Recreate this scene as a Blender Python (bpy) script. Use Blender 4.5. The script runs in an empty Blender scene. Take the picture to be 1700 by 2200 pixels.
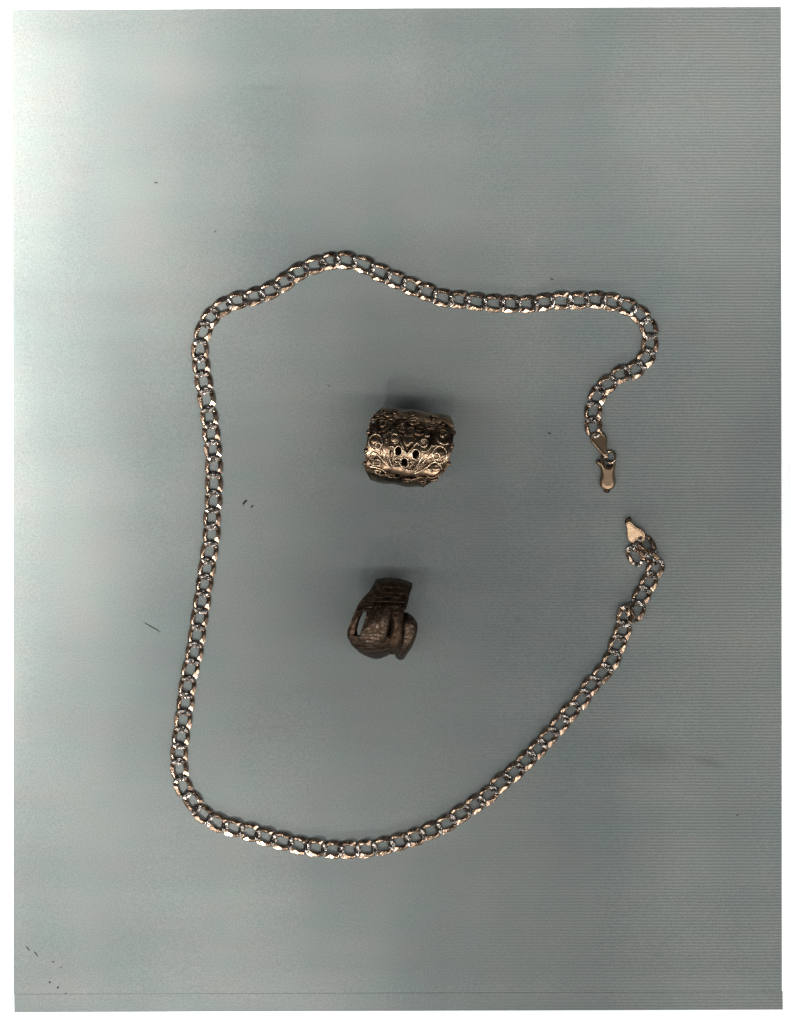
import bpy, bmesh, math, random
from mathutils import Vector, Matrix, noise
random.seed(7)
PI = math.pi
S = 0.2159 / 1700.0            # metres per photograph pixel (a letter-size sheet, 200 dpi)
sc = bpy.context.scene
COL = sc.collection

# ---------------------------------------------------------------- camera, world, lamps, exposure
cam_d = bpy.data.cameras.new('camera'); cam = bpy.data.objects.new('camera', cam_d); COL.objects.link(cam)
CAM_H = 1.7
cam.location = (0, 0, CAM_H)
cam_d.sensor_fit = 'VERTICAL'; cam_d.sensor_height = 24.0
cam_d.lens = 24.0 * CAM_H / (2200 * S)
cam_d.clip_start = 0.05; cam_d.clip_end = 50
sc.camera = cam

w = bpy.data.worlds.new('World'); sc.world = w; w.use_nodes = True
bg = w.node_tree.nodes['Background']
bg.inputs[0].default_value = (0.80, 0.90, 1.0, 1); bg.inputs[1].default_value = 0.10

def area(name, loc, target, sx, sy, power, color):
    d = bpy.data.lights.new(name, 'AREA'); d.shape = 'RECTANGLE'; d.size = sx; d.size_y = sy
    d.energy = power; d.color = color
    o = bpy.data.objects.new(name, d); COL.objects.link(o); o.location = loc
    z = (Vector(loc) - Vector(target)).normalized()
    x = Vector((1, 0, 0)) if abs(z.x) < 0.8 else Vector((0, 1, 0))
    y = z.cross(x).normalized(); x = y.cross(z).normalized()
    o.rotation_euler = Matrix((x, y, z)).transposed().to_euler()
    return o
# long tube lamp running along x, in front of (below) the sheet: shadows smear sideways, fall upward
area('tube_lamp', (0.10, -0.58, 1.86), (0, 0, 0), 5.2, 0.18, 38.5, (0.985, 0.99, 1.0))
# added low light, no real tube: gives the shade band above the chain
area('low_fill_light', (0.1, -1.9, 0.72), (0, 0, 0), 5.2, 0.16, 52.0, (1.0, 0.995, 0.98))
# added fill spots, no real source: pools brighten the sheet, strongest upper left
def spot(name, target, radius, power, size=0.10, src=None, color=(0.985, 1.0, 0.985)):
    d = bpy.data.lights.new(name, 'SPOT'); d.energy = power; d.color = color
    d.shadow_soft_size = size; d.spot_blend = 1.0
    loc = Vector((target[0] - 0.05, target[1] - 0.42, 0.62)); tg = Vector((target[0], target[1], 0))
    d.spot_size = 2 * math.atan(radius / (loc - tg).length)
    o = bpy.data.objects.new(name, d); COL.objects.link(o); o.location = loc
    o.rotation_euler = (loc - tg).to_track_quat('Z', 'Y').to_euler()
    return o
for nm, x, y, r, p in (('left_fill_spot', -0.13, 0.09, 0.15, 43.0), ('left_fill_spot', -0.19, 0.13, 0.15, 122.0),
                       ('left_fill_spot', -0.13, -0.04, 0.08, 40.0), ('left_fill_spot', -0.185, 0.0, 0.10, 72.0), ('lower_fill_spot', -0.10, -0.18, 0.15, 31.0),
                       ('lower_fill_spot', -0.06, -0.12, 0.06, 12.5), ('upper_fill_spot', 0.08, 0.17, 0.15, 22.0),
                       ('upper_fill_spot', -0.02, 0.17, 0.08, 15.0), ('right_fill_spot', 0.13, -0.08, 0.11, 9.5)):
    spot(nm, (x, y), r, p, size=0.04)

sc.view_settings.view_transform = 'Standard'; sc.view_settings.look = 'None'
sc.view_settings.exposure = 0.0; sc.view_settings.gamma = 1.0

# ---------------------------------------------------------------- helpers
def P(px, py, z=0.0):
    return Vector(((px - 850) * S, (1100 - py) * S, z))

def smooth(a, b_, x):
    t = max(0, min(1, (x - a) / (b_ - a))); return t * t * (3 - 2 * t)

def link(o, parent=None):
    COL.objects.link(o)
    if parent is not None: o.parent = parent
    return o

def obj(name, bm, mats, parent=None, smooth=True):
    me = bpy.data.meshes.new(name); bm.to_mesh(me); bm.free()
    for m in (mats if isinstance(mats, (list, tuple)) else [mats]): me.materials.append(m)
    if smooth:
        for p in me.polygons: p.use_smooth = True
    return link(bpy.data.objects.new(name, me), parent)

def tag(o, label=None, cat=None, group=None, kind=None):
    if label: o['label'] = label
    if cat: o['category'] = cat
    if group: o['group'] = group
    if kind: o['kind'] = kind
    return o

def empty(name, loc):
    o = bpy.data.objects.new(name, None); COL.objects.link(o); o.location = loc
    o.empty_display_size = 0.004
    bpy.context.view_layer.update()
    return o

def tube(bm, pts, r, seg=8, closed=False, flat=1.0, ups=None):
    """tube of radius r (number or list) along pts; flat scales the section along the up direction"""
    n = len(pts); rings = []
    for i, p in enumerate(pts):
        a = pts[i - 1] if (i or closed) else p
        b = pts[(i + 1) % n] if (i < n - 1 or closed) else p
        t = (b - a); t = t.normalized() if t.length > 1e-12 else Vector((1, 0, 0))
        up = ups[i] if ups else Vector((0, 0, 1))
        s = t.cross(up); s = s.normalized() if s.length > 1e-6 else Vector((1, 0, 0))
        u = s.cross(t).normalized()
        rr = r[i] if isinstance(r, (list, tuple)) else r
        rings.append([bm.verts.new(p + s * math.cos(2 * PI * k / seg) * rr + u * math.sin(2 * PI * k / seg) * rr * flat) for k in range(seg)])
    m = n if closed else n - 1
    for i in range(m):
        A, B = rings[i], rings[(i + 1) % n]
        for k in range(seg):
            bm.faces.new((A[k], A[(k + 1) % seg], B[(k + 1) % seg], B[k]))
    if not closed:
        bm.faces.new(rings[0][::-1]); bm.faces.new(rings[-1])

def catmull(pts, sub=6, closed=False):
    out = []; n = len(pts)
    m = n if closed else n - 1
    for i in range(m):
        p0 = pts[(i - 1) % n] if (closed or i) else pts[0]
        p1 = pts[i]; p2 = pts[(i + 1) % n]
        p3 = pts[(i + 2) % n] if (closed or i + 2 < n) else pts[-1]
        for k in range(sub):
            t = k / sub
            out.append(tuple(0.5 * ((2 * b) + (c - a) * t + (2 * a - 5 * b + 4 * c - d) * t * t + (-a + 3 * b - 3 * c + d) * t ** 3)
                             for a, b, c, d in zip(p0, p1, p2, p3)))
    if not closed: out.append(tuple(pts[-1]))
    return out

# ---------------------------------------------------------------- materials
def mat(name):
    m = bpy.data.materials.new(name); m.use_nodes = True
    nt = m.node_tree; b = nt.nodes['Principled BSDF']
    return m, nt, b
def N(nt, t, **k):
    n = nt.nodes.new(t)
    for a, v in k.items(): setattr(n, a, v)
    return n
def ramp(nt, src, stops):
    r = N(nt, 'ShaderNodeValToRGB'); nt.links.new(src, r.inputs[0])
    els = r.color_ramp.elements
    while len(els) < len(stops): els.new(0.5)
    for e, (p, c) in zip(els, stops): e.position = p; e.color = (*c, 1)
    return r

def metal(name, c1, c2, rough, rvar=0.12, scale=900, bump=0.00002, lo=0.35, hi=0.65, metallic=1.0):
    m, nt, b = mat(name)
    tc = N(nt, 'ShaderNodeNewGeometry')
    oi = N(nt, 'ShaderNodeObjectInfo')
    nz = N(nt, 'ShaderNodeTexNoise'); nz.inputs['Scale'].default_value = scale; nz.inputs['Detail'].default_value = 4
    nt.links.new(tc.outputs['Position'], nz.inputs['Vector'])
    r = ramp(nt, nz.outputs['Fac'], [(lo, c1), (hi, c2)])
    nt.links.new(r.outputs[0], b.inputs['Base Color'])
    b.inputs['Metallic'].default_value = metallic
    mr = N(nt, 'ShaderNodeMapRange'); nt.links.new(nz.outputs['Fac'], mr.inputs[0])
    mr.inputs[1].default_value = 0.3; mr.inputs[2].default_value = 0.7
    mr.inputs[3].default_value = rough + rvar; mr.inputs[4].default_value = rough - rvar
    nt.links.new(mr.outputs[0], b.inputs['Roughness'])
    n2 = N(nt, 'ShaderNodeTexNoise'); n2.inputs['Scale'].default_value = 3500; n2.inputs['Detail'].default_value = 2
    nt.links.new(tc.outputs['Position'], n2.inputs['Vector'])
    bp = N(nt, 'ShaderNodeBump'); bp.inputs['Strength'].default_value = 1.0; bp.inputs['Distance'].default_value = bump
    nt.links.new(n2.outputs['Fac'], bp.inputs['Height']); nt.links.new(bp.outputs[0], b.inputs['Normal'])
    return m
M_gold = metal('tarnished_gold', (0.085, 0.057, 0.038), (0.54, 0.365, 0.25), 0.25, 0.06, 1100, 0.000006)
M_silver = metal('rhodium_cut', (0.09, 0.073, 0.06), (0.46, 0.41, 0.365), 0.26, 0.05, 1500, 0.000005)
M_tab = metal('satin_gold', (0.24, 0.155, 0.095), (0.37, 0.255, 0.165), 0.34, 0.04, 2500, 0.000012)
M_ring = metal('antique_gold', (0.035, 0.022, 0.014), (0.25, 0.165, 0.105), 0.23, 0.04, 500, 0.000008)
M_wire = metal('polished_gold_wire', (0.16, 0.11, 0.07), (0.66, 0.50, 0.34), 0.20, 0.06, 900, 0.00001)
M_brown = metal('blackened_copper', (0.020, 0.012, 0.008), (0.085, 0.052, 0.034), 0.44, 0.06, 700, 0.00003)
M_grey = metal('worn_grey_metal', (0.045, 0.028, 0.018), (0.20, 0.145, 0.11), 0.42, 0.06, 1500, 0.00003, 0.45, 0.80)
m, nt, b = mat('dark_lint'); b.inputs['Base Color'].default_value = (0.012, 0.009, 0.008, 1); b.inputs['Roughness'].default_value = 0.9; M_lint = m
m, nt, b = mat('grey_lint'); b.inputs['Base Color'].default_value = (0.06, 0.06, 0.055, 1); b.inputs['Roughness'].default_value = 0.9; M_lint2 = m

# white board under the sheet
m, nt, b = mat('white_board'); b.inputs['Base Color'].default_value = (0.96, 0.96, 0.955, 1); b.inputs['Roughness'].default_value = 0.95
b.inputs['Specular IOR Level'].default_value = 0.1; M_white = m

def M_(op, a, c, clamp=False):
    n = N(nt, 'ShaderNodeMath', operation=op); n.use_clamp = clamp
    for i, v in enumerate((a, c)):
        if v is None: continue
        if isinstance(v, (int, float)): n.inputs[i].default_value = v
        else: nt.links.new(v, n.inputs[i])
    return n.outputs[0]
# grey backing paper: fine grain, faint colour mottle, faint pressed ribs that get clearer to the right
m, nt, b = mat('grey_backing_paper'); M_paper = m
geo = N(nt, 'ShaderNodeNewGeometry'); sep = N(nt, 'ShaderNodeSeparateXYZ'); nt.links.new(geo.outputs['Position'], sep.inputs[0])
g1 = N(nt, 'ShaderNodeTexNoise'); g1.inputs['Scale'].default_value = 2600; g1.inputs['Detail'].default_value = 3; g1.inputs['Roughness'].default_value = 0.7
nt.links.new(geo.outputs['Position'], g1.inputs['Vector'])
grain = ramp(nt, g1.outputs['Fac'], [(0.25, (0.123, 0.134, 0.129)), (0.75, (0.207, 0.217, 0.203))])
g2 = N(nt, 'ShaderNodeTexNoise'); g2.inputs['Scale'].default_value = 75; g2.inputs['Detail'].default_value = 5; g2.inputs['Roughness'].default_value = 0.6
mp = N(nt, 'ShaderNodeMapping'); mp.inputs['Scale'].default_value = (0.8, 1.5, 1); nt.links.new(geo.outputs['Position'], mp.inputs[0])
nt.links.new(mp.outputs[0], g2.inputs['Vector'])
mott = ramp(nt, g2.outputs['Fac'], [(0.36, (0.965, 1.012, 0.995)), (0.50, (1.0, 1.0, 1.0)), (0.64, (1.03, 0.995, 0.99))])
mx = N(nt, 'ShaderNodeMix', data_type='RGBA', blend_type='MULTIPLY'); mx.inputs[0].default_value = 1.0
nt.links.new(grain.outputs[0], mx.inputs[6]); nt.links.new(mott.outputs[0], mx.inputs[7])
# broad uneven tone of the old backing, and one soft grey smudge low on the right
g3 = N(nt, 'ShaderNodeTexNoise'); g3.inputs['Scale'].default_value = 17; g3.inputs['Detail'].default_value = 2
mp3 = N(nt, 'ShaderNodeMapping'); mp3.inputs['Scale'].default_value = (1.5, 0.75, 1); mp3.inputs['Location'].default_value = (0.37, 0.11, 0)
nt.links.new(geo.outputs['Position'], mp3.inputs[0]); nt.links.new(mp3.outputs[0], g3.inputs['Vector'])
tone = ramp(nt, g3.outputs['Fac'], [(0.34, (0.90, 0.925, 0.93)), (0.5, (1.0, 1.0, 1.0)), (0.66, (1.09, 1.07, 1.055))])
g4 = N(nt, 'ShaderNodeTexNoise'); g4.inputs['Scale'].default_value = 30; g4.inputs['Detail'].default_value = 3
mp4 = N(nt, 'ShaderNodeMapping'); mp4.inputs['Scale'].default_value = (0.35, 2.6, 1); nt.links.new(geo.outputs['Position'], mp4.inputs[0]); nt.links.new(mp4.outputs[0], g4.inputs['Vector'])
streak = ramp(nt, g4.outputs['Fac'], [(0.35, (0.965, 0.966, 0.968)), (0.65, (1.033, 1.033, 1.03))])
def mulc(a_, b_):
    m_ = N(nt, 'ShaderNodeMix', data_type='RGBA', blend_type='MULTIPLY'); m_.inputs[0].default_value = 1.0
    nt.links.new(a_, m_.inputs[6]); nt.links.new(b_, m_.inputs[7]); return m_.outputs[2]
def blot(px, py, rx, ry, rot, col):
    mpb = N(nt, 'ShaderNodeMapping', vector_type='TEXTURE')
    mpb.inputs['Location'].default_value = ((px - 850) * S, (1100 - py) * S, 0); mpb.inputs['Rotation'].default_value = (0, 0, math.radians(rot))
    mpb.inputs['Scale'].default_value = (rx * S, ry * S, 1)
    nt.links.new(geo.outputs['Position'], mpb.inputs[0])
    ln = N(nt, 'ShaderNodeVectorMath', operation='LENGTH'); nt.links.new(mpb.outputs[0], ln.inputs[0])
    jit = M_('ADD', ln.outputs['Value'], M_('MULTIPLY', g2.outputs['Fac'], 0.5))
    r_ = ramp(nt, jit, [(0.25, col), (1.0, (1, 1, 1))]); r_.color_ramp.interpolation = 'EASE'
    return r_.outputs[0]
c_ = mulc(mulc(mx.outputs[2], tone.outputs[0]), streak.outputs[0])
for args in ((1520, 1636, 75, 20, -17, (0.80, 0.80, 0.80)), (1400, 1620, 150, 60, -8, (0.88, 0.86, 0.85)), (570, 190, 70, 16, 0, (0.90, 0.90, 0.90)), (1112, 1330, 16, 16, 0, (0.86, 0.86, 0.86)),
             (745, 930, 4, 130, 14, (1.10, 1.10, 1.10))):
    c_ = mulc(c_, blot(*args))
nt.links.new(c_, b.inputs['Base Color'])
b.inputs['Roughness'].default_value = 0.95; b.inputs['Specular IOR Level'].default_value = 0.08
# ribs
warp = N(nt, 'ShaderNodeTexNoise'); warp.inputs['Scale'].default_value = 220
nt.links.new(geo.outputs['Position'], warp.inputs['Vector'])
ph = M_('ADD', M_('MULTIPLY', sep.outputs['Y'], 2 * PI / 0.00086), M_('MULTIPLY', warp.outputs['Fac'], 2.2))
sn = M_('SINE', ph, None)
mask = N(nt, 'ShaderNodeMapRange'); nt.links.new(sep.outputs['X'], mask.inputs[0])
mask.inputs[1].default_value = 0.01; mask.inputs[2].default_value = 0.09; mask.inputs[3].default_value = 0.12; mask.inputs[4].default_value = 1.0
rib = M_('MULTIPLY', sn, mask.outputs[0])
hh = M_('ADD', M_('MULTIPLY', rib, 1.25), M_('MULTIPLY', g1.outputs['Fac'], 2.2))
bp = N(nt, 'ShaderNodeBump'); bp.inputs['Strength'].default_value = 1.0; bp.inputs['Distance'].default_value = 0.000022
nt.links.new(hh, bp.inputs['Height']); nt.links.new(bp.outputs[0], b.inputs['Normal'])

# ---------------------------------------------------------------- setting
def sheet_z(px, py):
    """the paper is not quite flat: long soft waves, running mostly top to bottom"""
    z = 0.00045
    q = (py - 1100) / 1100.0
    z += 0.00030 * noise.noise(Vector((px / 260.0, py / 1100.0, 3.1)))
    z += 0.00016 * noise.noise(Vector((px / 150.0, py / 500.0, 8.4)))
    z += 0.00010 * noise.noise(Vector((px / 500.0, py / 220.0, 5.7)))
    e = min(px - 27, 1680 - px, py - 15, 2172 - py)
    k = smooth(0, 90, e)
    return 0.00006 + (max(z, 0.0001) - 0.00006) * k
bm = bmesh.new()
for x in (-0.35, 0.35):
    for y in (-0.35, 0.35): pass
vs = [bm.verts.new((x, y, z)) for z in (-0.003, -0.0001) for x, y in ((-0.35, -0.35), (0.35, -0.35), (0.35, 0.35), (-0.35, 0.35))]
bm.faces.new(vs[4:8]); bm.faces.new(vs[0:4][::-1])
for k in range(4): bm.faces.new((vs[k], vs[(k + 1) % 4], vs[4 + (k + 1) % 4], vs[4 + k]))
tag(obj('white_board', bm, M_white, smooth=False), kind='structure')

def sheet(name, cx, cy, dz):
    """cx: (left,right) functions of row; cy: (top,bottom) functions of column fraction"""
    bm = bmesh.new(); nx, ny = 170, 210 if dz == 0 else 30
    g = []
    for j in range(ny + 1):
        row = []
        for i in range(nx + 1):
            fx, fy = i / nx, j / ny
            py = (1 - fy) * (cy[0][0] * (1 - fx) + cy[0][1] * fx) + fy * (cy[1][0] * (1 - fx) + cy[1][1] * fx)
            px = (1 - fx) * (cx[0][0] * (1 - fy) + cx[0][1] * fy) + fx * (cx[1][0] * (1 - fy) + cx[1][1] * fy)
            z = sheet_z(px, py) + dz
            edge = smooth(24, 0, px - 27)            # left margin curls up a little
            z += 0.00006 * edge
            if dz and j == 0: z = -0.00002
            if dz and j == 0: py += 0.6
            row.append(bm.verts.new(P(px, py, z)))
        g.append(row)
    for j in range(ny):
        for i in range(nx): bm.faces.new((g[j][i], g[j + 1][i], g[j + 1][i + 1], g[j][i + 1]))
    # thin skirt down to the board
    rim = g[0][::-1] + [r[0] for r in g[1:]] + g[-1][1:] + [r[-1] for r in g[-2:0:-1]]
    rim = [bm.verts.new(v.co) for v in rim]
    low = [bm.verts.new((v.co.x, v.co.y, -0.00005)) for v in rim]
    for k in range(len(rim)):
        k2 = (k + 1) % len(rim); bm.faces.new((rim[k], rim[k2], low[k2], low[k])[::-1])
    return obj(name, bm, M_paper)
tag(sheet('backing_sheet', ((27, 29.5), (1678, 1680)), ((21.5, 15.5), (2135.5, 2130)), 0), kind='structure')
tag(sheet('backing_strip', ((30.6, 31), (1681.5, 1682)), ((2134.5, 2129.0), (2175, 2169)), -0.00003), kind='structure')

# ---------------------------------------------------------------- the chain
LA, LB, LH, LR = 21.2, 14.2, 3.9, 5.1        # half length, half width, twist height, bar radius (pixels)
def link_mesh(name, rnd, sx=1.0):
    bm = bmesh.new(); n, seg = 112, 24
    ring = []
    cx = rnd.uniform(-1, 1); cut = rnd.uniform(0.22, 0.42); cut2 = rnd.uniform(0.22, 0.42); tilt = rnd.uniform(0.12, 0.26); nick_ph = rnd.uniform(0, 6.28)
    a, bb = LA * sx * rnd.uniform(0.985, 1.015), LB * rnd.uniform(0.98, 1.03)
    def cen(t):
        c, s = math.cos(t), math.sin(t)
        e = 0.86
        return Vector((a * math.copysign(abs(c) ** e, c), bb * math.copysign(abs(s) ** e, s), LH * math.sin(2 * t)))
    for i in range(n):
        t = 2 * PI * (i + 0.5) / n
        p = cen(t); tg = (cen(t + 0.02) - cen(t - 0.02)).normalized()
        s = tg.cross(Vector((0, 0, 1))).normalized(); u = s.cross(tg).normalized()
        endness = smooth(0.60, 0.80, abs(p.x) / a)
        r = LR * (1 - 0.12 * endness)
        col = []
        for k in range(seg):
            f = 2 * PI * k / seg
            rr = r
            if endness > 0:
                g = abs(((i * 0.035 + 5 * 0.5 * f / PI + nick_ph) % 1.0) - 0.5) * 2
                g2 = abs(((i * 0.16 + nick_ph) % 1.0) - 0.5) * 2
                rr = r * (1.06 - 0.30 * endness * g - 0.04 * endness * g2)
            v = p + s * math.cos(f) * rr + u * math.sin(f) * rr
            # diamond-cut faces: flat top and bottom, and tilted outer faces
            zt = 5.2 + 1.6 * endness
            v.z = max(-zt, min(zt, v.z))
            for sg, kk, lim in ((1, cut, 4.7 + cut * 12.5), (-1, cut2, 4.7 + cut2 * 12.5)):
                if v.y * sg > 0 and endness < 0.5:
                    ex = v.z + kk * abs(v.y) - lim
                    if ex > 0: v.z -= ex * 0.92
                    ex = -v.z + kk * abs(v.y) - lim
                    if ex > 0: v.z += ex * 0.92
            # cross cuts giving a lozenge
            if endness < 0.6:
                ex = v.z + tilt * abs(v.x + cx) - 5.9
                if ex > 0: v.z -= ex * (1 - endness)
            col.append(bm.verts.new(v * S))
        ring.append((col, endness))
    for i in range(n):
        A, ea = ring[i]; B, eb = ring[(i + 1) % n]
        for k in range(seg):
            f = bm.faces.new((A[k], B[k], B[(k + 1) % seg], A[(k + 1) % seg]))
            f.material_index = 1 if (ea + eb) > 1.0 else 0
    bmesh.ops.recalc_face_normals(bm, faces=bm.faces[:])
    me = bpy.data.meshes.new(name); bm.to_mesh(me); bm.free()
    me.materials.append(M_gold); me.materials.append(M_silver)
    return me
rnd = random.Random(3)
LINKS = [link_mesh('chain_link', rnd) for _ in range(8)]

path = [(1275,918),(1274,886),(1284,851),(1304,827),(1333,805),(1363,795),(1387,770),(1396,740),(1394,706),(1375,677),(1347,659),
(1313,650),(1280,645),(1242,647),(1206,647),(1167,650),(1132,654),(1096,654),(1061,652.5),(1022,648.6),(987,644.5),(951,640),
(916,627),(884,616),(850,601),(817,586.5),(781,569),(742,560),(708,562),(676,571),(640,586.5),(611,607),(579,626),(545,638),
(510,647),(478,661),(452.5,684),(437,714),(430,753.5),(432.6,786),(438,822),(444,859),(450,898),(454,932),(458,968),(460,1002),
(460,1041),(459,1078),(455.6,1114),(455,1149.5),(450,1187),(445,1222.5),(439.6,1257),(434.5,1293),(429,1329),(423.6,1366),
(418,1403),(409.6,1439),(403,1476),(399,1511),(394,1548),(389.5,1584),(385.5,1618),(386,1653),(394,1690),(415,1721),(436,1748),
(468,1768),(501,1778.6),(537.5,1788),(571,1798),(606,1807),(643,1816),(678,1821),(715,1825),(750,1826),(786,1824),(823,1817.6),
(858,1809),(892,1798.7),(925,1784.5),(959,1769.5),(989,1748.7),(1019.6,1728),(1048,1708.7),(1075.5,1681.6),(1104,1659),
(1130,1633.6),(1155,1609),(1178,1583),(1202.5,1556),(1224.5,1529),(1249.4,1502),(1269,1473.6),(1293.5,1446.6),(1313.4,1418),
(1326,1385.5),(1337.5,1355.5)]
path2 = [(1378,1280),(1394,1250.6),(1407.5,1221.4)]
chain = empty('chain_necklace', P(900, 1200, 0.0006))
tag(chain, 'long gold curb chain laid in an open loop around the two rings on grey paper', 'necklace')
CO = chain.location
def put_link(px, py, ang, roll=0.0, pitch=0.0, z=None, mesh=None, sx=1.0):
    o = bpy.data.objects.new('chain_link', mesh or rnd.choice(LINKS))
    zz = sheet_z(px, py) + 5.5 * S if z is None else z
    o.rotation_mode = 'QUATERNION'
    o.matrix_world = (Matrix.Translation(P(px, py, zz) - CO) @ Matrix.Rotation(ang, 4, 'Z') @ Matrix.Rotation(pitch, 4, 'Y') @ Matrix.Rotation(roll, 4, 'X') @ Matrix.Diagonal((sx, 1, 1, 1)))
    link(o, chain)
    return o
def run(pts, first_dir=None):
    n = len(pts)
    for i, (px, py) in enumerate(pts):
        a = pts[max(0, i - 1)]; b_ = pts[min(n - 1, i + 1)]
        ang = math.atan2(-(b_[1] - a[1]), b_[0] - a[0])
        if n < 5: pass
        d = math.hypot(b_[0] - a[0], b_[1] - a[1]) / (2 if 0 < i < n - 1 else 1)
        put_link(px, py, ang + rnd.gauss(0, 0.035), roll=rnd.gauss(0, 0.07), pitch=rnd.gauss(0, 0.03), sx=max(0.93, min(1.06, d / 36.0)))
run(path); run(path2)
# the kinked places near the lower end: links turned on edge and folded over
A = math.radians
put_link(1343, 1322, A(78), roll=0.25, z=sheet_z(1343, 1322) + 9 * S)
put_link(1366, 1314, A(62), roll=-0.30, z=sheet_z(1366, 1314) + 12 * S)
put_link(1353, 1316, A(-62), roll=A(72), z=sheet_z(1353, 1316) + 16 * S, sx=0.8)
put_link(1365, 1193, A(-70), roll=0.30, z=sheet_z(1365, 1193) + 8 * S)
put_link(1380, 1183, A(-28), roll=A(68), z=sheet_z(1380, 1183) + 15 * S)
put_link(1389, 1172, A(-66), roll=-0.25, z=sheet_z(1389, 1172) + 7 * S)
put_link(1400, 1199, A(-40), roll=A(45), z=sheet_z(1400, 1199) + 10 * S, sx=0.75)

# plates (end tabs), jump ring and clasp
from mathutils.geometry import delaunay_2d_cdt
def plate(name, outline, z0, th, m, parent, rim, tilt=None, dish=0.0):
    """outline in photograph pixels; a cast piece whose upper face rounds up from the rim over `rim` pixels"""
    n = len(outline); cx = sum(p[0] for p in outline) / n; cy = sum(p[1] for p in outline) / n
    def dist(x, y):
        d = 1e9
        for k in range(n):
            (ax, ay), (bx, by) = outline[k], outline[(k + 1) % n]
            ex, ey = bx - ax, by - ay; L = ex * ex + ey * ey or 1e-9
            t = max(0, min(1, ((x - ax) * ex + (y - ay) * ey) / L))
            d = min(d, math.hypot(x - ax - t * ex, y - ay - t * ey))
        return d
    def inside(x, y):
        c = False
        for k in range(n):
            (ax, ay), (bx, by) = outline[k], outline[(k + 1) % n]
            if (ay > y) != (by > y) and x < (bx - ax) * (y - ay) / (by - ay) + ax: c = not c
        return c
    pts = [Vector(p) for p in outline]; x0, x1 = min(p[0] for p in outline), max(p[0] for p in outline)
    y0, y1 = min(p[1] for p in outline), max(p[1] for p in outline)
    y = y0
    while y < y1:
        x = x0
        while x < x1:
            if inside(x, y) and dist(x, y) > 0.45: pts.append(Vector((x, y)))
            x += 0.9
        y += 0.9
    V, E_, F, *_r = delaunay_2d_cdt(pts, [], [list(range(n))], 1, 1e-6)
    bm = bmesh.new(); top = []
    for i, v in enumerate(V):
        d = dist(v.x, v.y) if i >= n else 0.0
        q = min(1, d / rim); h = 0.35 + 0.65 * math.sqrt(max(0, 1 - (1 - q) ** 2)) - dish * smooth(rim, rim * 2.2, d)
        p = P(v.x, v.y) - P(cx, cy); top.append(bm.verts.new((p.x, p.y, th * h)))
    for f in F:
        try: bm.faces.new([top[i] for i in f])
        except ValueError: pass
    rimv = top[:n]; low = [bm.verts.new((v.co.x, v.co.y, 0)) for v in rimv]
    for k in range(n):
        k2 = (k + 1) % n; bm.faces.new((rimv[k], rimv[k2], low[k2], low[k]))
    bm.faces.new(low)
    bmesh.ops.recalc_face_normals(bm, faces=bm.faces[:])
    o = obj(name, bm, m, parent)
    M = Matrix.Translation(P(cx, cy, z0) - CO)
    if tilt: M = M @ Matrix.Rotation(tilt[0], 4, 'X') @ Matrix.Rotation(tilt[1], 4, 'Y')
    o.matrix_basis = M
    return o
def sub(o, p):
    o.parent = p; o.matrix_parent_inverse = p.matrix_basis.inverted()
def Z3(x, y): return (1220 + x / 6.826, 760 + y / 6.826)
def Z4(x, y): return (1280 + x / 7.533, 1090 + y / 7.533)
z_s = 0.0005
tab1 = catmull([Z3(*p) for p in ((450,1140),(525,1160),(572,1225),(576,1300),(570,1370),(575,1430),(592,1478),(565,1505),(520,1505),(478,1460),(420,1390),(350,1310),(322,1240),(350,1170))], 4, True)
tab_a = plate('end_tab', tab1, z_s + 0.0009, 0.00065, M_tab, chain, 3.2, (A(-7), A(-3)), 0.12)
bm = bmesh.new(); c0 = P(*Z3(556, 1505), z_s + 0.0013) - CO
dv = Vector((math.cos(A(25)), math.sin(A(25)), 0))
tube(bm, [c0 - dv * 5.2 * S, c0 - dv * 4.6 * S, c0 + dv * 4.6 * S, c0 + dv * 5.2 * S], [2.5 * S, 4.2 * S, 4.2 * S, 2.5 * S], 16)
sub(obj('tab_curl', bm, M_wire, chain), tab_a)
bm = bmesh.new(); c = Z3(622, 1515)
pts = [P(c[0] + 11.0 * math.cos(t), c[1] + 12.5 * math.sin(t), z_s + 0.0011 + 0.0005 * math.sin(t + 0.7)) - CO for t in [2 * PI * k / 40 for k in range(40)]]
tube(bm, pts, 2.7 * S, 12, True); obj('jump_ring', bm, M_wire, chain)
cl = catmull([Z3(*p) for p in ((482,1492),(515,1530),(528,1590),(560,1636),(602,1648),(640,1632),(646,1580),(672,1568),(697,1580),(699,1650),(687,1715),(690,1785),(698,1850),(697,1905),(680,1952),(640,1988),(582,2002),(525,1990),(482,1952),(463,1905),(464,1850),(481,1785),(481,1720),(466,1668),(438,1630),(410,1603),(414,1568),(440,1558),(468,1572),(474,1540))], 3, True)
body = plate('clasp_body', cl, z_s + 0.0001, 0.0021, M_tab, chain, 8.5)
pin = catmull([Z3(*p) for p in ((530,1985),(610,1985),(612,2030),(575,2042),(535,2030))], 2, True)
sub(plate('clasp_pin', pin, z_s + 0.0004, 0.0009, M_brown, chain, 3), body)
tab2 = catmull([Z4(*p) for p in ((478,262),(500,225),(555,205),(600,250),(660,305),(740,345),(790,400),(806,465),(790,530),(740,575),(680,597),(610,590),(550,560),(512,500),(500,420),(495,345))], 4, True)
tab_b = plate('end_tab', tab2, z_s + 0.0011, 0.0006, M_tab, chain, 2.6, (A(13), A(-4)), 0.10)
bm = bmesh.new()
cp = [P(*Z4(*p), z) - CO for p, z in (((478, 245), z_s + 0.0012), ((505, 215), z_s + 0.0015), ((548, 180), z_s + 0.0015), ((565, 205), z_s + 0.0012))]
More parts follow.
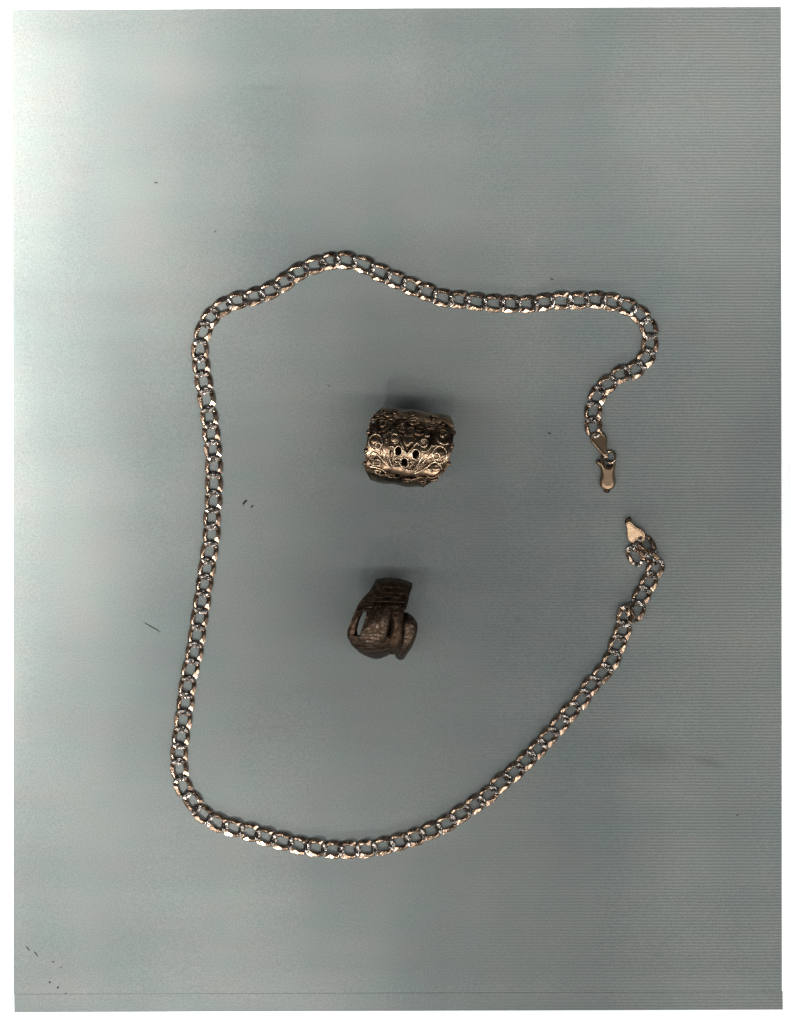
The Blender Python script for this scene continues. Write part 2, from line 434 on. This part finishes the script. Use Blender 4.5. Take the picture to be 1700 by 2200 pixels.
tube(bm, cp, [2.4 * S, 4.2 * S, 4.2 * S, 2.4 * S], 14); sub(obj('tab_curl', bm, M_brown, chain), tab_b)
tab_a['label'] = 'dull brown pear-shaped end tab above the clasp'; tab_b['label'] = 'bright pale pear-shaped end tab at the lower end'

# ---------------------------------------------------------------- ring 1: wide filigree band
R1 = 10.35e-3; RC = (879.0, 963.0); RA = A(-7.0)
ring1 = empty('filigree_ring', P(RC[0], RC[1], 0.0006))
tag(ring1, 'wide bright gold filigree ring with scrollwork and pierced teardrop holes', 'ring')
def uv(px, py):
    d = Vector((px - RC[0], -(py - RC[1])))
    c, s = math.cos(-RA), math.sin(-RA)
    return (d.x * c - d.y * s) * S, (d.x * s + d.y * c) * S
def cyl(u, th, off=0.0):
    """local point on the band: u along the finger axis, th angle from the face (0) towards the top of the picture (+)"""
    r = R1 * (1 - 0.035 * (u / 0.0115) ** 2) + off
    r += 0.00016 * math.sin(u * 900 + 1) * abs(math.sin(th)) ** 2
    y = math.sin(th) * r; z = math.cos(th) * r + R1
    c, s = math.cos(RA), math.sin(RA)
    return Vector((u * c - y * s, u * s + y * c, z))
def onring(px, py, off=0.0):
    u, v = uv(px, py)
    r = R1 * (1 - 0.035 * (u / 0.0115) ** 2)
    return cyl(u, math.asin(max(-0.999, min(0.999, v / r))), off)
def nrm(px, py):
    u, v = uv(px, py); th = math.asin(max(-0.999, min(0.999, v / R1)))
    c, s = math.cos(RA), math.sin(RA)
    return Vector((-math.sin(th) * s, math.sin(th) * c, math.cos(th)))
def edges(th):
    """left and right reach of the band (metres) at angle th"""
    d = math.degrees(th); a = abs(d)
    back = smooth(100, 165, a)
    if d >= 0: L = -0.0113 + 0.0026 * smooth(30, 80, a); Rr = 0.0113 - 0.0016 * smooth(40, 85, a)
    else: L = -0.0113 + 0.0020 * smooth(35, 80, a); Rr = 0.0110 - 0.0058 * smooth(15, 80, a)
    return L * (1 - back) + -0.0052 * back, Rr * (1 - back) + 0.0042 * back
def Z1(x, y): return (760 + x / 7.033, 860 + y / 7.033)
holes = [(675,775,52,66),(935,825,55,68),(765,940,50,62),(620,580,40,42),(1055,660,40,44),
         (560,330,50,28),(760,300,60,26),(900,335,50,20),(1000,440,34,16),(1180,380,60,26),(700,420,60,30),
         (860,450,44,22),(470,560,26,26),(300,330,24,30),
         (430,1110,60,24),(640,1150,70,26),(860,1180,80,26),(1060,1230,60,24),(620,930,16,36),(880,1010,30,16),(560,790,14,40)]
HP = [(*Z1(x, y), rx / 7.033, ry / 7.033) for x, y, rx, ry in holes]
bm = bmesh.new(); nu, nt_ = 110, 300; G = []
for j in range(nt_):
    th = 2 * PI * j / nt_ - PI
    L, Rr = edges(th)
    G.append([bm.verts.new(cyl(L + (Rr - L) * i / nu, th, 0.00016 * math.sin(PI * i / nu))) for i in range(nu + 1)])
cR, sR = math.cos(RA), math.sin(RA)
for j in range(nt_):
    for i in range(nu):
        q = (G[j][i], G[j][i + 1], G[(j + 1) % nt_][i + 1], G[(j + 1) % nt_][i])
        c = sum((v.co for v in q), Vector()) / 4
        px, py = RC[0] + c.x / S, RC[1] - c.y / S
        th = 2 * PI * (j + 0.5) / nt_ - PI
        drop = False
        if c.z > R1:
            for hx, hy, rx, ry in HP:
                k = 1.0
                dy = (py - hy)
                if ((px - hx) / (rx * (1.0 + 0.25 * (dy / ry if ry > 7 else 0)))) ** 2 + (dy / ry) ** 2 < 1: drop = True; break
        elif abs(th) < A(150):      # the parts that curve away keep a regular pierced lattice
            a_ = (i - nu / 2) / 11.0; b_ = j / 11.0
            if math.sin(a_ * PI) * math.sin(b_ * PI) > 0.55 and 6 < i < nu - 6: drop = True
        if not drop: bm.faces.new(q)
bmesh.ops.delete(bm, geom=[v for v in bm.verts if not v.link_faces], context='VERTS')
bmesh.ops.recalc_face_normals(bm, faces=bm.faces[:])
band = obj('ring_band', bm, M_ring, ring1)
so = band.modifiers.new('thick', 'SOLIDIFY'); so.thickness = 0.0007; so.offset = -1

def wire(pts, r=1.7, closed=False, off=1.7, name='scroll_wire', m=None, conv=Z1, sub=5):
    pp = catmull([conv(*p) for p in pts], sub, closed)
    bm = bmesh.new()
    tube(bm, [onring(p[0], p[1], off * S) for p in pp], r * 1.2 * S, 8, closed, 1.25, [nrm(*p) for p in pp])
    return obj(name, bm, m or M_wire, ring1)
def ell(cx, cy, rx, ry, a0=0, a1=360, n=18, rot=0):
    full = abs(a1 - a0) >= 360
    out = []
    for k in range(n + (0 if full else 1)):
        t = math.radians(a0 + (a1 - a0) * k / n); x, y = rx * math.cos(t), ry * math.sin(t)
        c, s = math.cos(rot), math.sin(rot); out.append((cx + x * c - y * s, cy + x * s + y * c))
    return out
def spiral(cx, cy, r, a0, turns, grow=0.35, n=16, sy=1.0):
    return [(cx + r * (1 - (1 - grow) * k / n) * math.cos(a0 + turns * 2 * PI * k / n), cy + sy * r * (1 - (1 - grow) * k / n) * math.sin(a0 + turns * 2 * PI * k / n)) for k in range(n + 1)]
for c in (ell(335,640,100,112), ell(375,702,44,46), ell(675,775,60,74), ell(935,825,62,76), ell(765,942,62,72), ell(620,580,52,54), ell(1055,660,56,58),
          ell(1292,830,108,124), ell(1245,852,45,48)):
    wire(c, closed=True, sub=3)
for p, r in (
    ([(225,850),(290,797),(360,820),(420,885),(500,965),(560,1020)],1.9), ([(300,920),(360,893),(410,915)],1.5), (ell(355,940,52,40,150,400),1.5),
    ([(230,900),(260,955),(330,985),(400,975)],1.6),
    ([(540,490),(492,570),(474,690),(478,800),(495,905),(540,1000)],1.6), ([(590,470),(535,560),(520,680),(528,800),(552,900),(590,1000)],1.6),
    ([(530,715),(600,715),(622,790),(612,850),(585,905)],1.6), ([(600,660),(655,655),(688,602),(715,660),(765,760),(800,815),(850,765),(900,712),(957,656),(985,690)],1.8),
    ([(745,745),(790,830),(850,775)],2.4), ([(600,905),(660,870),(700,900)],2.0), ([(845,940),(915,925)],2.2), ([(1020,775),(1095,785)],2.4),
    ([(1175,690),(1150,740),(1080,800),(1010,905),(950,1000),(890,1060)],1.6), ([(1215,700),(1190,790),(1120,860),(1040,950),(960,1030),(920,1085)],1.6),
    ([(915,1105),(1000,1070),(1100,1010),(1180,950),(1245,940),(1300,985),(1330,1040)],1.9), ([(1090,1130),(1180,1163),(1270,1125),(1345,1055)],1.9),
    ([(1105,1040),(1150,1048),(1180,1085)],2.2), ([(780,1038),(830,1052),(880,1052)],1.9), ([(620,1008),(700,1012)],2.0), ([(630,930),(690,930)],2.0),
    ([(310,245),(370,268),(430,238),(500,268),(600,258)],2.0), ([(320,320),(400,290),(480,310),(500,350)],1.7), (spiral(430,380,85,2.6,1.3,sy=.7),1.6),
    ([(440,495),(520,440),(580,380),(640,330),(720,290)],1.7), ([(305,490),(370,500),(430,490)],1.7), ([(430,540),(500,528)],1.9),
    ([(820,355),(880,388),(940,380),(990,370)],1.9), ([(850,305),(930,290),(1020,315)],1.7), ([(710,378),(770,378)],1.9), ([(675,480),(720,492),(765,490)],1.8),
    ([(920,520),(985,545),(1060,522)],1.8), ([(960,432),(1000,425),(1045,438)],1.8), (ell(1000,450,55,30),1.4), ([(1070,560),(1140,560)],1.6),
    ([(1270,440),(1330,425),(1380,455)],1.6), (spiral(1340,520,80,3.6,1.2,sy=.65),1.6), ([(1285,650),(1350,682),(1425,665)],1.8), ([(1300,545),(1330,575),(1365,548)],1.8),
    ([(1240,590),(1270,640),(1330,670)],1.6), ([(1170,690),(1200,705),(1245,695)],1.6), (spiral(1160,420,70,0.4,1.2,sy=.55),1.5), (spiral(620,210,70,3.0,1.2,sy=.4),1.5),
    (spiral(880,240,80,3.0,1.2,sy=.4),1.5), (spiral(1200,290,80,3.0,1.2,sy=.45),1.5), (spiral(470,190,60,0.5,1.2,sy=.4),1.5), (spiral(1360,370,60,0.5,1.2,sy=.5),1.5),
    ([(240,1000),(330,1010),(430,1040),(500,1090)],1.6), (spiral(360,1080,70,3.0,1.2,sy=.45),1.5), (spiral(560,1140,80,3.0,1.2,sy=.35),1.5), (spiral(800,1190,80,0.2,1.2,sy=.35),1.5),
    ([(920,1190),(980,1165),(1060,1158),(1120,1165)],1.9), ([(1160,1195),(1255,1192)],2.4), (spiral(1040,1240,70,3.0,1.2,sy=.4),1.5), ([(1400,800),(1380,870),(1320,905)],1.7),
    ([(1430,760),(1420,850),(1380,900)],1.7)):
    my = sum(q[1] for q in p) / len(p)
    wire(p, r, m=M_ring if (my < 545 or my > 1085) else M_wire)  # upper and lower scrolls get darker metal: shade put into the colour
# beads along the two ribs, and the granules at the band's edges
def ball(bm, c, r, n, sq=1.0):
    q = n.to_track_quat('Z', 'Y').to_matrix().to_4x4()
    bmesh.ops.create_uvsphere(bm, u_segments=12, v_segments=8, radius=r, matrix=Matrix.Translation(c) @ q @ Matrix.Diagonal((1, 1, sq, 1)))
def bead(px, py, r, name='bead', m=None, off=1.0):
    bm = bmesh.new(); c = onring(px, py, off * S); ball(bm, Vector(), r * S, nrm(px, py))
    o = obj(name, bm, m or M_wire, ring1); o.location = c; return o
for pl in ([(515,700),(500,760),(503,820),(515,880),(540,940)], [(1120,780),(1075,845),(1030,905),(985,960)], [(560,500),(512,580),(497,650)]):
    pp = catmull([Z1(*p) for p in pl], 3)
    for p in pp[::2]: bead(p[0], p[1], 1.6)
for x, y, r in ((235,490,5.2),(225,775,5.2),(1465,490,5),(1468,705,5.2),(1380,965,4.6),(1220,1195,4.6),(245,980,4.2)):
    px, py = Z1(x, y); u, v = uv(px, py); th = math.asin(max(-.99, min(.99, v / R1)))
    L, Rr = edges(th); u2 = (L - 1.2 * S if u < 0 else Rr + 1.2 * S)
    bm = bmesh.new()
    sg = -1 if u < 0 else 1
    r *= 1.25; c0, c1 = cyl(u2 - sg * 5 * S, th, 0.8 * S), cyl(u2 + sg * 4.5 * S, th, 0.8 * S)
    tube(bm, [c0, c0 + (c1 - c0) * .2, c0 + (c1 - c0) * .85, c1], [r * S * .5, r * S * .85, r * S * .85, r * S * .35], 12)
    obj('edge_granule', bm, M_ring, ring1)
for x, y, rx, ry, ro in ((1225,1030,70,62,0),(320,615,58,60,0),(1310,790,60,66,0),(290,880,50,44,0),(430,820,30,95,-14),(580,850,26,95,-8),(640,960,26,50,-20),(880,970,26,60,24),(960,890,28,100,32),(1090,950,34,110,46),(830,900,20,50,0),(430,1000,40,26,30),(1010,1060,80,20,-14)):
    px, py = Z1(x, y); bm = bmesh.new()
    n = nrm(px, py); q = n.to_track_quat('Z', 'Y').to_matrix().to_4x4()
    bmesh.ops.create_uvsphere(bm, u_segments=20, v_segments=10, radius=1, matrix=q @ Matrix.Rotation(A(-ro) if n.z > 0 else 0, 4, 'Z') @ Matrix.Diagonal((rx / 7.033 * S, ry / 7.033 * S, 2.4 * S, 1)))
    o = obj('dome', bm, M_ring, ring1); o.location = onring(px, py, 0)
# heart-shaped plate in the middle
hp = catmull([Z1(*p) for p in ((690,560),(720,660),(765,750),(800,800),(845,755),(895,700),(945,660),(930,560),(880,520),(820,545),(760,510),(710,520))], 3, True)
bm = bmesh.new()
top = [bm.verts.new(onring(p[0], p[1], 1.6 * S)) for p in hp]
cen = bm.verts.new(onring(*Z1(820, 640), 3.2 * S)); low = [bm.verts.new(onring(p[0], p[1], -0.5 * S)) for p in hp]
for k in range(len(hp)):
    k2 = (k + 1) % len(hp); bm.faces.new((top[k], top[k2], cen)); bm.faces.new((low[k], low[k2], top[k2], top[k]))
bmesh.ops.recalc_face_normals(bm, faces=bm.faces[:]); obj('heart_plate', bm, M_ring, ring1)
# edge rims
for side in (0, 1):
    bm = bmesh.new(); pts = []; ups = []
    for j in range(160):
        th = 2 * PI * j / 160 - PI; e = edges(th)[side]
        pts.append(cyl(e, th, -0.0002)); ups.append(cyl(e, th, 0.001) - cyl(e, th, 0))
    tube(bm, pts, 1.9 * S, 8, True, 1.0, [u.normalized() for u in ups]); obj('rim_wire', bm, M_ring, ring1)

# ---------------------------------------------------------------- ring 2: dark ring of crossing straps
ring2 = empty('dark_strap_ring', P(820, 1330, 0.0006))
tag(ring2, 'blackened brown ring made of overlapping open straps, below the bright ring', 'ring')
O2 = P(820, 1330, 0.0)
def Zr(x, y): return (720 + x / 8.44, 1220 + y / 8.44)
def strap(name, cl, m, th=0.0008, bow=0.0006, nw=10, sub=8, parent=ring2):
    """cl: list of (px, py, z_mm, half width px, direction of width in degrees, tilt of width in degrees)"""
    cc = catmull([tuple(c) for c in cl], sub)
    bm = bmesh.new(); rows = []
    for (px, py, z, hw, ang, tl) in cc:
        c = P(px, py, z * 1e-3) - O2
        d = Vector((math.cos(A(ang)) * math.cos(A(tl)), math.sin(A(ang)) * math.cos(A(tl)), math.sin(A(tl))))
        rows.append((c, d, hw * S))
    G = []
    for i, (c, d, hw) in enumerate(rows):
        a = rows[max(0, i - 1)][0]; b_ = rows[min(len(rows) - 1, i + 1)][0]
        n = d.cross((b_ - a)).normalized()
        if i and n.dot(pn) < 0: n = -n
        if i == 0 and n.z < 0: n = -n
        pn = n
        G.append([bm.verts.new(c + d * hw * f + n * bow * (1 - f * f)) for f in [2 * k / nw - 1 for k in range(nw + 1)]])
    for i in range(len(G) - 1):
        for k in range(nw): bm.faces.new((G[i][k], G[i][k + 1], G[i + 1][k + 1], G[i + 1][k]))
    bmesh.ops.recalc_face_normals(bm, faces=bm.faces[:])
    o = obj(name, bm, m, parent)
    s = o.modifiers.new('thick', 'SOLIDIFY'); s.thickness = th; s.offset = 0
    bv = o.modifiers.new('round', 'BEVEL'); bv.width = th * 0.3; bv.segments = 2; bv.limit_method = 'ANGLE'; bv.angle_limit = A(50)
    return o
# shank: the narrow back of the ring lying on the paper, rising at the top end and the bottom end
strap('shank', [(846,1256,11.5,38,-6,0),(845,1250,8.5,38,-6,0),(845,1256,4.5,34,-6,0),(842,1275,2.2,28,-6,0),(838,1310,1.2,24,-4,0),(834,1350,1.2,24,-3,0),(828,1380,2.5,26,-2,0),(818,1398,5.5,26,0,0)], M_brown, bow=-0.0004)
strap('top_plate', [(847,1250,9.0,39,-6,0),(845,1258,11.5,40,-6,0),(838,1272,14.2,42,-4,0),(829,1287,16.2,48,-2,0),(822,1300,17.4,52,0,0),(819,1311,17.9,52,2,0)], M_brown, bow=0.0009)
strap('narrow_strap', [(779,1302,16.2,8,0,0),(770,1318,16.6,7,8,0),(763,1335,16.6,7,6,0),(758.5,1350,16.0,8,2,0),(759,1364,14.8,9.5,-4,0),(763,1374,13.2,9,-10,0)], M_brown, bow=0.0007)
strap('broad_strap', [(817,1303,17.4,27,0,0),(814,1320,18.1,25,2,0),(809,1338,18.4,26.5,3,0),(805,1352,18.0,27.5,2,0),(801,1366,16.8,28,0,0),(799,1376,15.2,28,0,0)], M_grey, bow=0.0012)
strap('side_strap', [(850,1298,17.0,20,0,0),(852,1312,17.8,15,0,0),(854,1330,18.1,10,0,0),(853,1350,17.6,9.5,-2,0),(850,1368,16.0,13,-6,0),(846,1382,13.8,17,-8,0),(842,1396,9.5,16,-8,0)], M_brown, bow=0.0008)
strap('bottom_plate', [(797,1361,16.2,44,-2,0),(798,1371,15.0,46,-3,0),(801,1383,13.0,44,-3,0),(805,1394,10.0,37,-3,0),(806,1402,6.5,28,-3,0),(808,1405,4.0,20,-3,0)], M_brown, bow=0.0009)
strap('outer_strap', [(870,1324,13.4,9,-10,-20),(878,1331,14.6,15,-14,-20),(880,1345,15.0,16,-12,-22),(877,1364,14.0,15,-6,-20),(870,1382,11.8,15,0,-10),(864,1396,8.6,13,4,0),(861,1406,5.0,10,5,0)], M_grey, bow=0.0011)

from mathutils.bvhtree import BVHTree
bpy.context.view_layer.update()
dg = bpy.context.evaluated_depsgraph_get()
TREES = [BVHTree.FromObject(o, dg) for o in ring2.children]
def drop(px, py):
    p = P(px, py) - O2; best = None
    for t in TREES:
        h = t.ray_cast(Vector((p.x, p.y, 0.04)), Vector((0, 0, -1)))[0]
        if h and (best is None or h.z > best): best = h.z
    return Vector((p.x, p.y, best)) if best and best > 0.003 else None
def zwire(pts, r=0.9, name='curl_wire', m=None):
    pp = catmull([Zr(*p) for p in pts], 5); runs = [[]]
    for px, py in pp:
        q = drop(px, py)
        if q is None or (runs[-1] and abs(q.z - runs[-1][-1].z) > 0.0012): runs.append([])
        if q is not None: runs[-1].append(q + Vector((0, 0, r * S * 0.2)))
    bm = bmesh.new()
    for u in runs:
        if len(u) > 2: tube(bm, u, r * S, 7)
    if len(bm.verts) == 0: bm.free(); return
    return obj(name, bm, m or M_grey, ring2)
for p in (spiral(620,670,70,0.2,1.2,sy=.5), spiral(1100,740,70,3.4,1.3), [(960,690),(1050,680),(1130,700),(1200,650)], [(1030,850),(1100,875),(1170,860)],
          [(450,850),(490,780),(540,740)], spiral(960,820,45,1.0,1.2), [(540,640),(620,630),(700,640)], [(1080,800),(1130,790),(1140,760)],
          [(430,1190),(500,1225),(600,1215),(760,1230),(900,1235)], [(330,1230),(480,1290),(620,1280),(800,1290),(1000,1270)], [(320,1300),(450,1340),(640,1345),(820,1345),(1040,1320)],
          [(360,1400),(520,1420),(700,1410),(900,1400)], [(440,1470),(600,1490),(760,1470),(980,1450)], [(1230,960),(1300,985),(1380,1010),(1440,1060)], [(1200,1250),(1300,1270),(1400,1290)],
          [(1100,1380),(1200,1400),(1330,1400)], [(540,1170),(640,1165),(760,1170),(900,1160)], [(700,500),(850,520),(1000,510),(1200,540)], [(560,580),(760,600),(960,590),(1260,610)],
          [(800,420),(950,430),(1250,450)], [(860,330),(1000,340),(1280,360)]):
    zwire(p)

# ---------------------------------------------------------------- specks of lint on the paper
def lint(name, pts, r, label, m=None, cat='lint', group=None):
    bm = bmesh.new()
    pp = catmull(pts, 4) if len(pts) > 2 else list(pts)
    cx, cy = pp[0]
    base = P(cx, cy, 0)
    z = sheet_z(cx, cy)
    n = len(pp)
    rr = [r * S * (0.55 + 0.45 * math.sin(PI * (k + 0.6) / (n + 0.2))) for k in range(n)]
    tube(bm, [P(x, y, sheet_z(x, y) + r * S * 0.4) - base for x, y in pp], rr, 7, False, 0.6)
    o = obj(name, bm, m or M_lint); o.location = base
    tag(o, label, cat); return o
def fleck(px, py, rx, ry, label, m=None, rot=0):
    bm = bmesh.new()
    bmesh.ops.create_icosphere(bm, subdivisions=2, radius=1)
    for v in bm.verts: v.co *= 1 + 0.25 * noise.noise(v.co * 1.7 + Vector((px, py, 0)))
    for v in bm.verts: v.co = Vector((v.co.x * rx * S, v.co.y * ry * S, v.co.z * 0.8 * S))
    o = obj('dust_fleck', bm, m or M_lint); o.location = P(px, py, sheet_z(px, py) + 0.3 * S); o.rotation_euler.z = rot
    tag(o, label, 'dust'); return o
lint('hair_fibre', [(310,1337),(318,1342),(328,1348),(336,1352),(344,1358)], 1.0, 'thin dark hair fibre lying aslant left of the chain, halfway down the paper', cat='fibre')
lint('hair_fibre', [(56,2033),(60,2037),(64,2042)], 1.1, 'upper left of two short black fibres near the lower left corner', cat='fibre')
lint('hair_fibre', [(74,2045),(78,2049),(81,2054)], 1.1, 'lower right of two short black fibres near the lower left corner', cat='fibre')
lint('lint_crumb', [(531,1075),(527,1078),(522.5,1083.5)], 2.1, 'larger forked black lint crumb inside the chain, right of its left run')
lint('lint_crumb', [(544.5,1086),(542,1088),(540,1091)], 1.7, 'smaller dark lint crumb just right of the larger forked one')
lint('lint_crumb', [(525,1081),(524.5,1085),(524,1089)], 0.7, 'hair-thin grey lint wisp hanging below the forked black crumb', M_lint2)
lint('lint_crumb', [(332,393.5),(336,392),(340,393.5)], 1.3, 'curved black speck alone in the pale upper left of the paper')
lint('lint_crumb', [(704,827),(707,829),(709,831)], 1.1, 'short dark dash of lint up and left of the filigree ring', M_lint2)
lint('lint_crumb', [(1183,599),(1186,600),(1189,601)], 1.0, 'tiny dark speck just above the top run of the chain', M_lint)
lint('lint_crumb', [(1177,930),(1181,931),(1184,932)], 1.2, 'small dark speck left of the clasp, between it and the filigree ring')
fleck(114.5, 2066, 2.4, 1.6, 'small dark fleck above the two round black dots, lower left corner', rot=0.5)
fleck(132, 2078, 2.2, 1.5, 'small grey fleck right of and above the two round black dots', M_lint2, 0.5)
fleck(107.3, 2110, 2.2, 2.4, 'upper of the two round black dots near the lower left corner')
fleck(124.7, 2121.5, 2.2, 2.6, 'lower of the two round black dots near the lower left corner')
fleck(142, 2134.2, 2.0, 1.4, 'small dark fleck sitting on the paper seam near the lower left corner', rot=0.3)
fleck(463, 497.6, 2.2, 2.4, 'grey fleck on the open paper above the upper left bend of the chain', M_lint2)
fleck(1584, 1751, 1.8, 1.3, 'tiny dark fleck on the ribbed paper near the lower right edge')
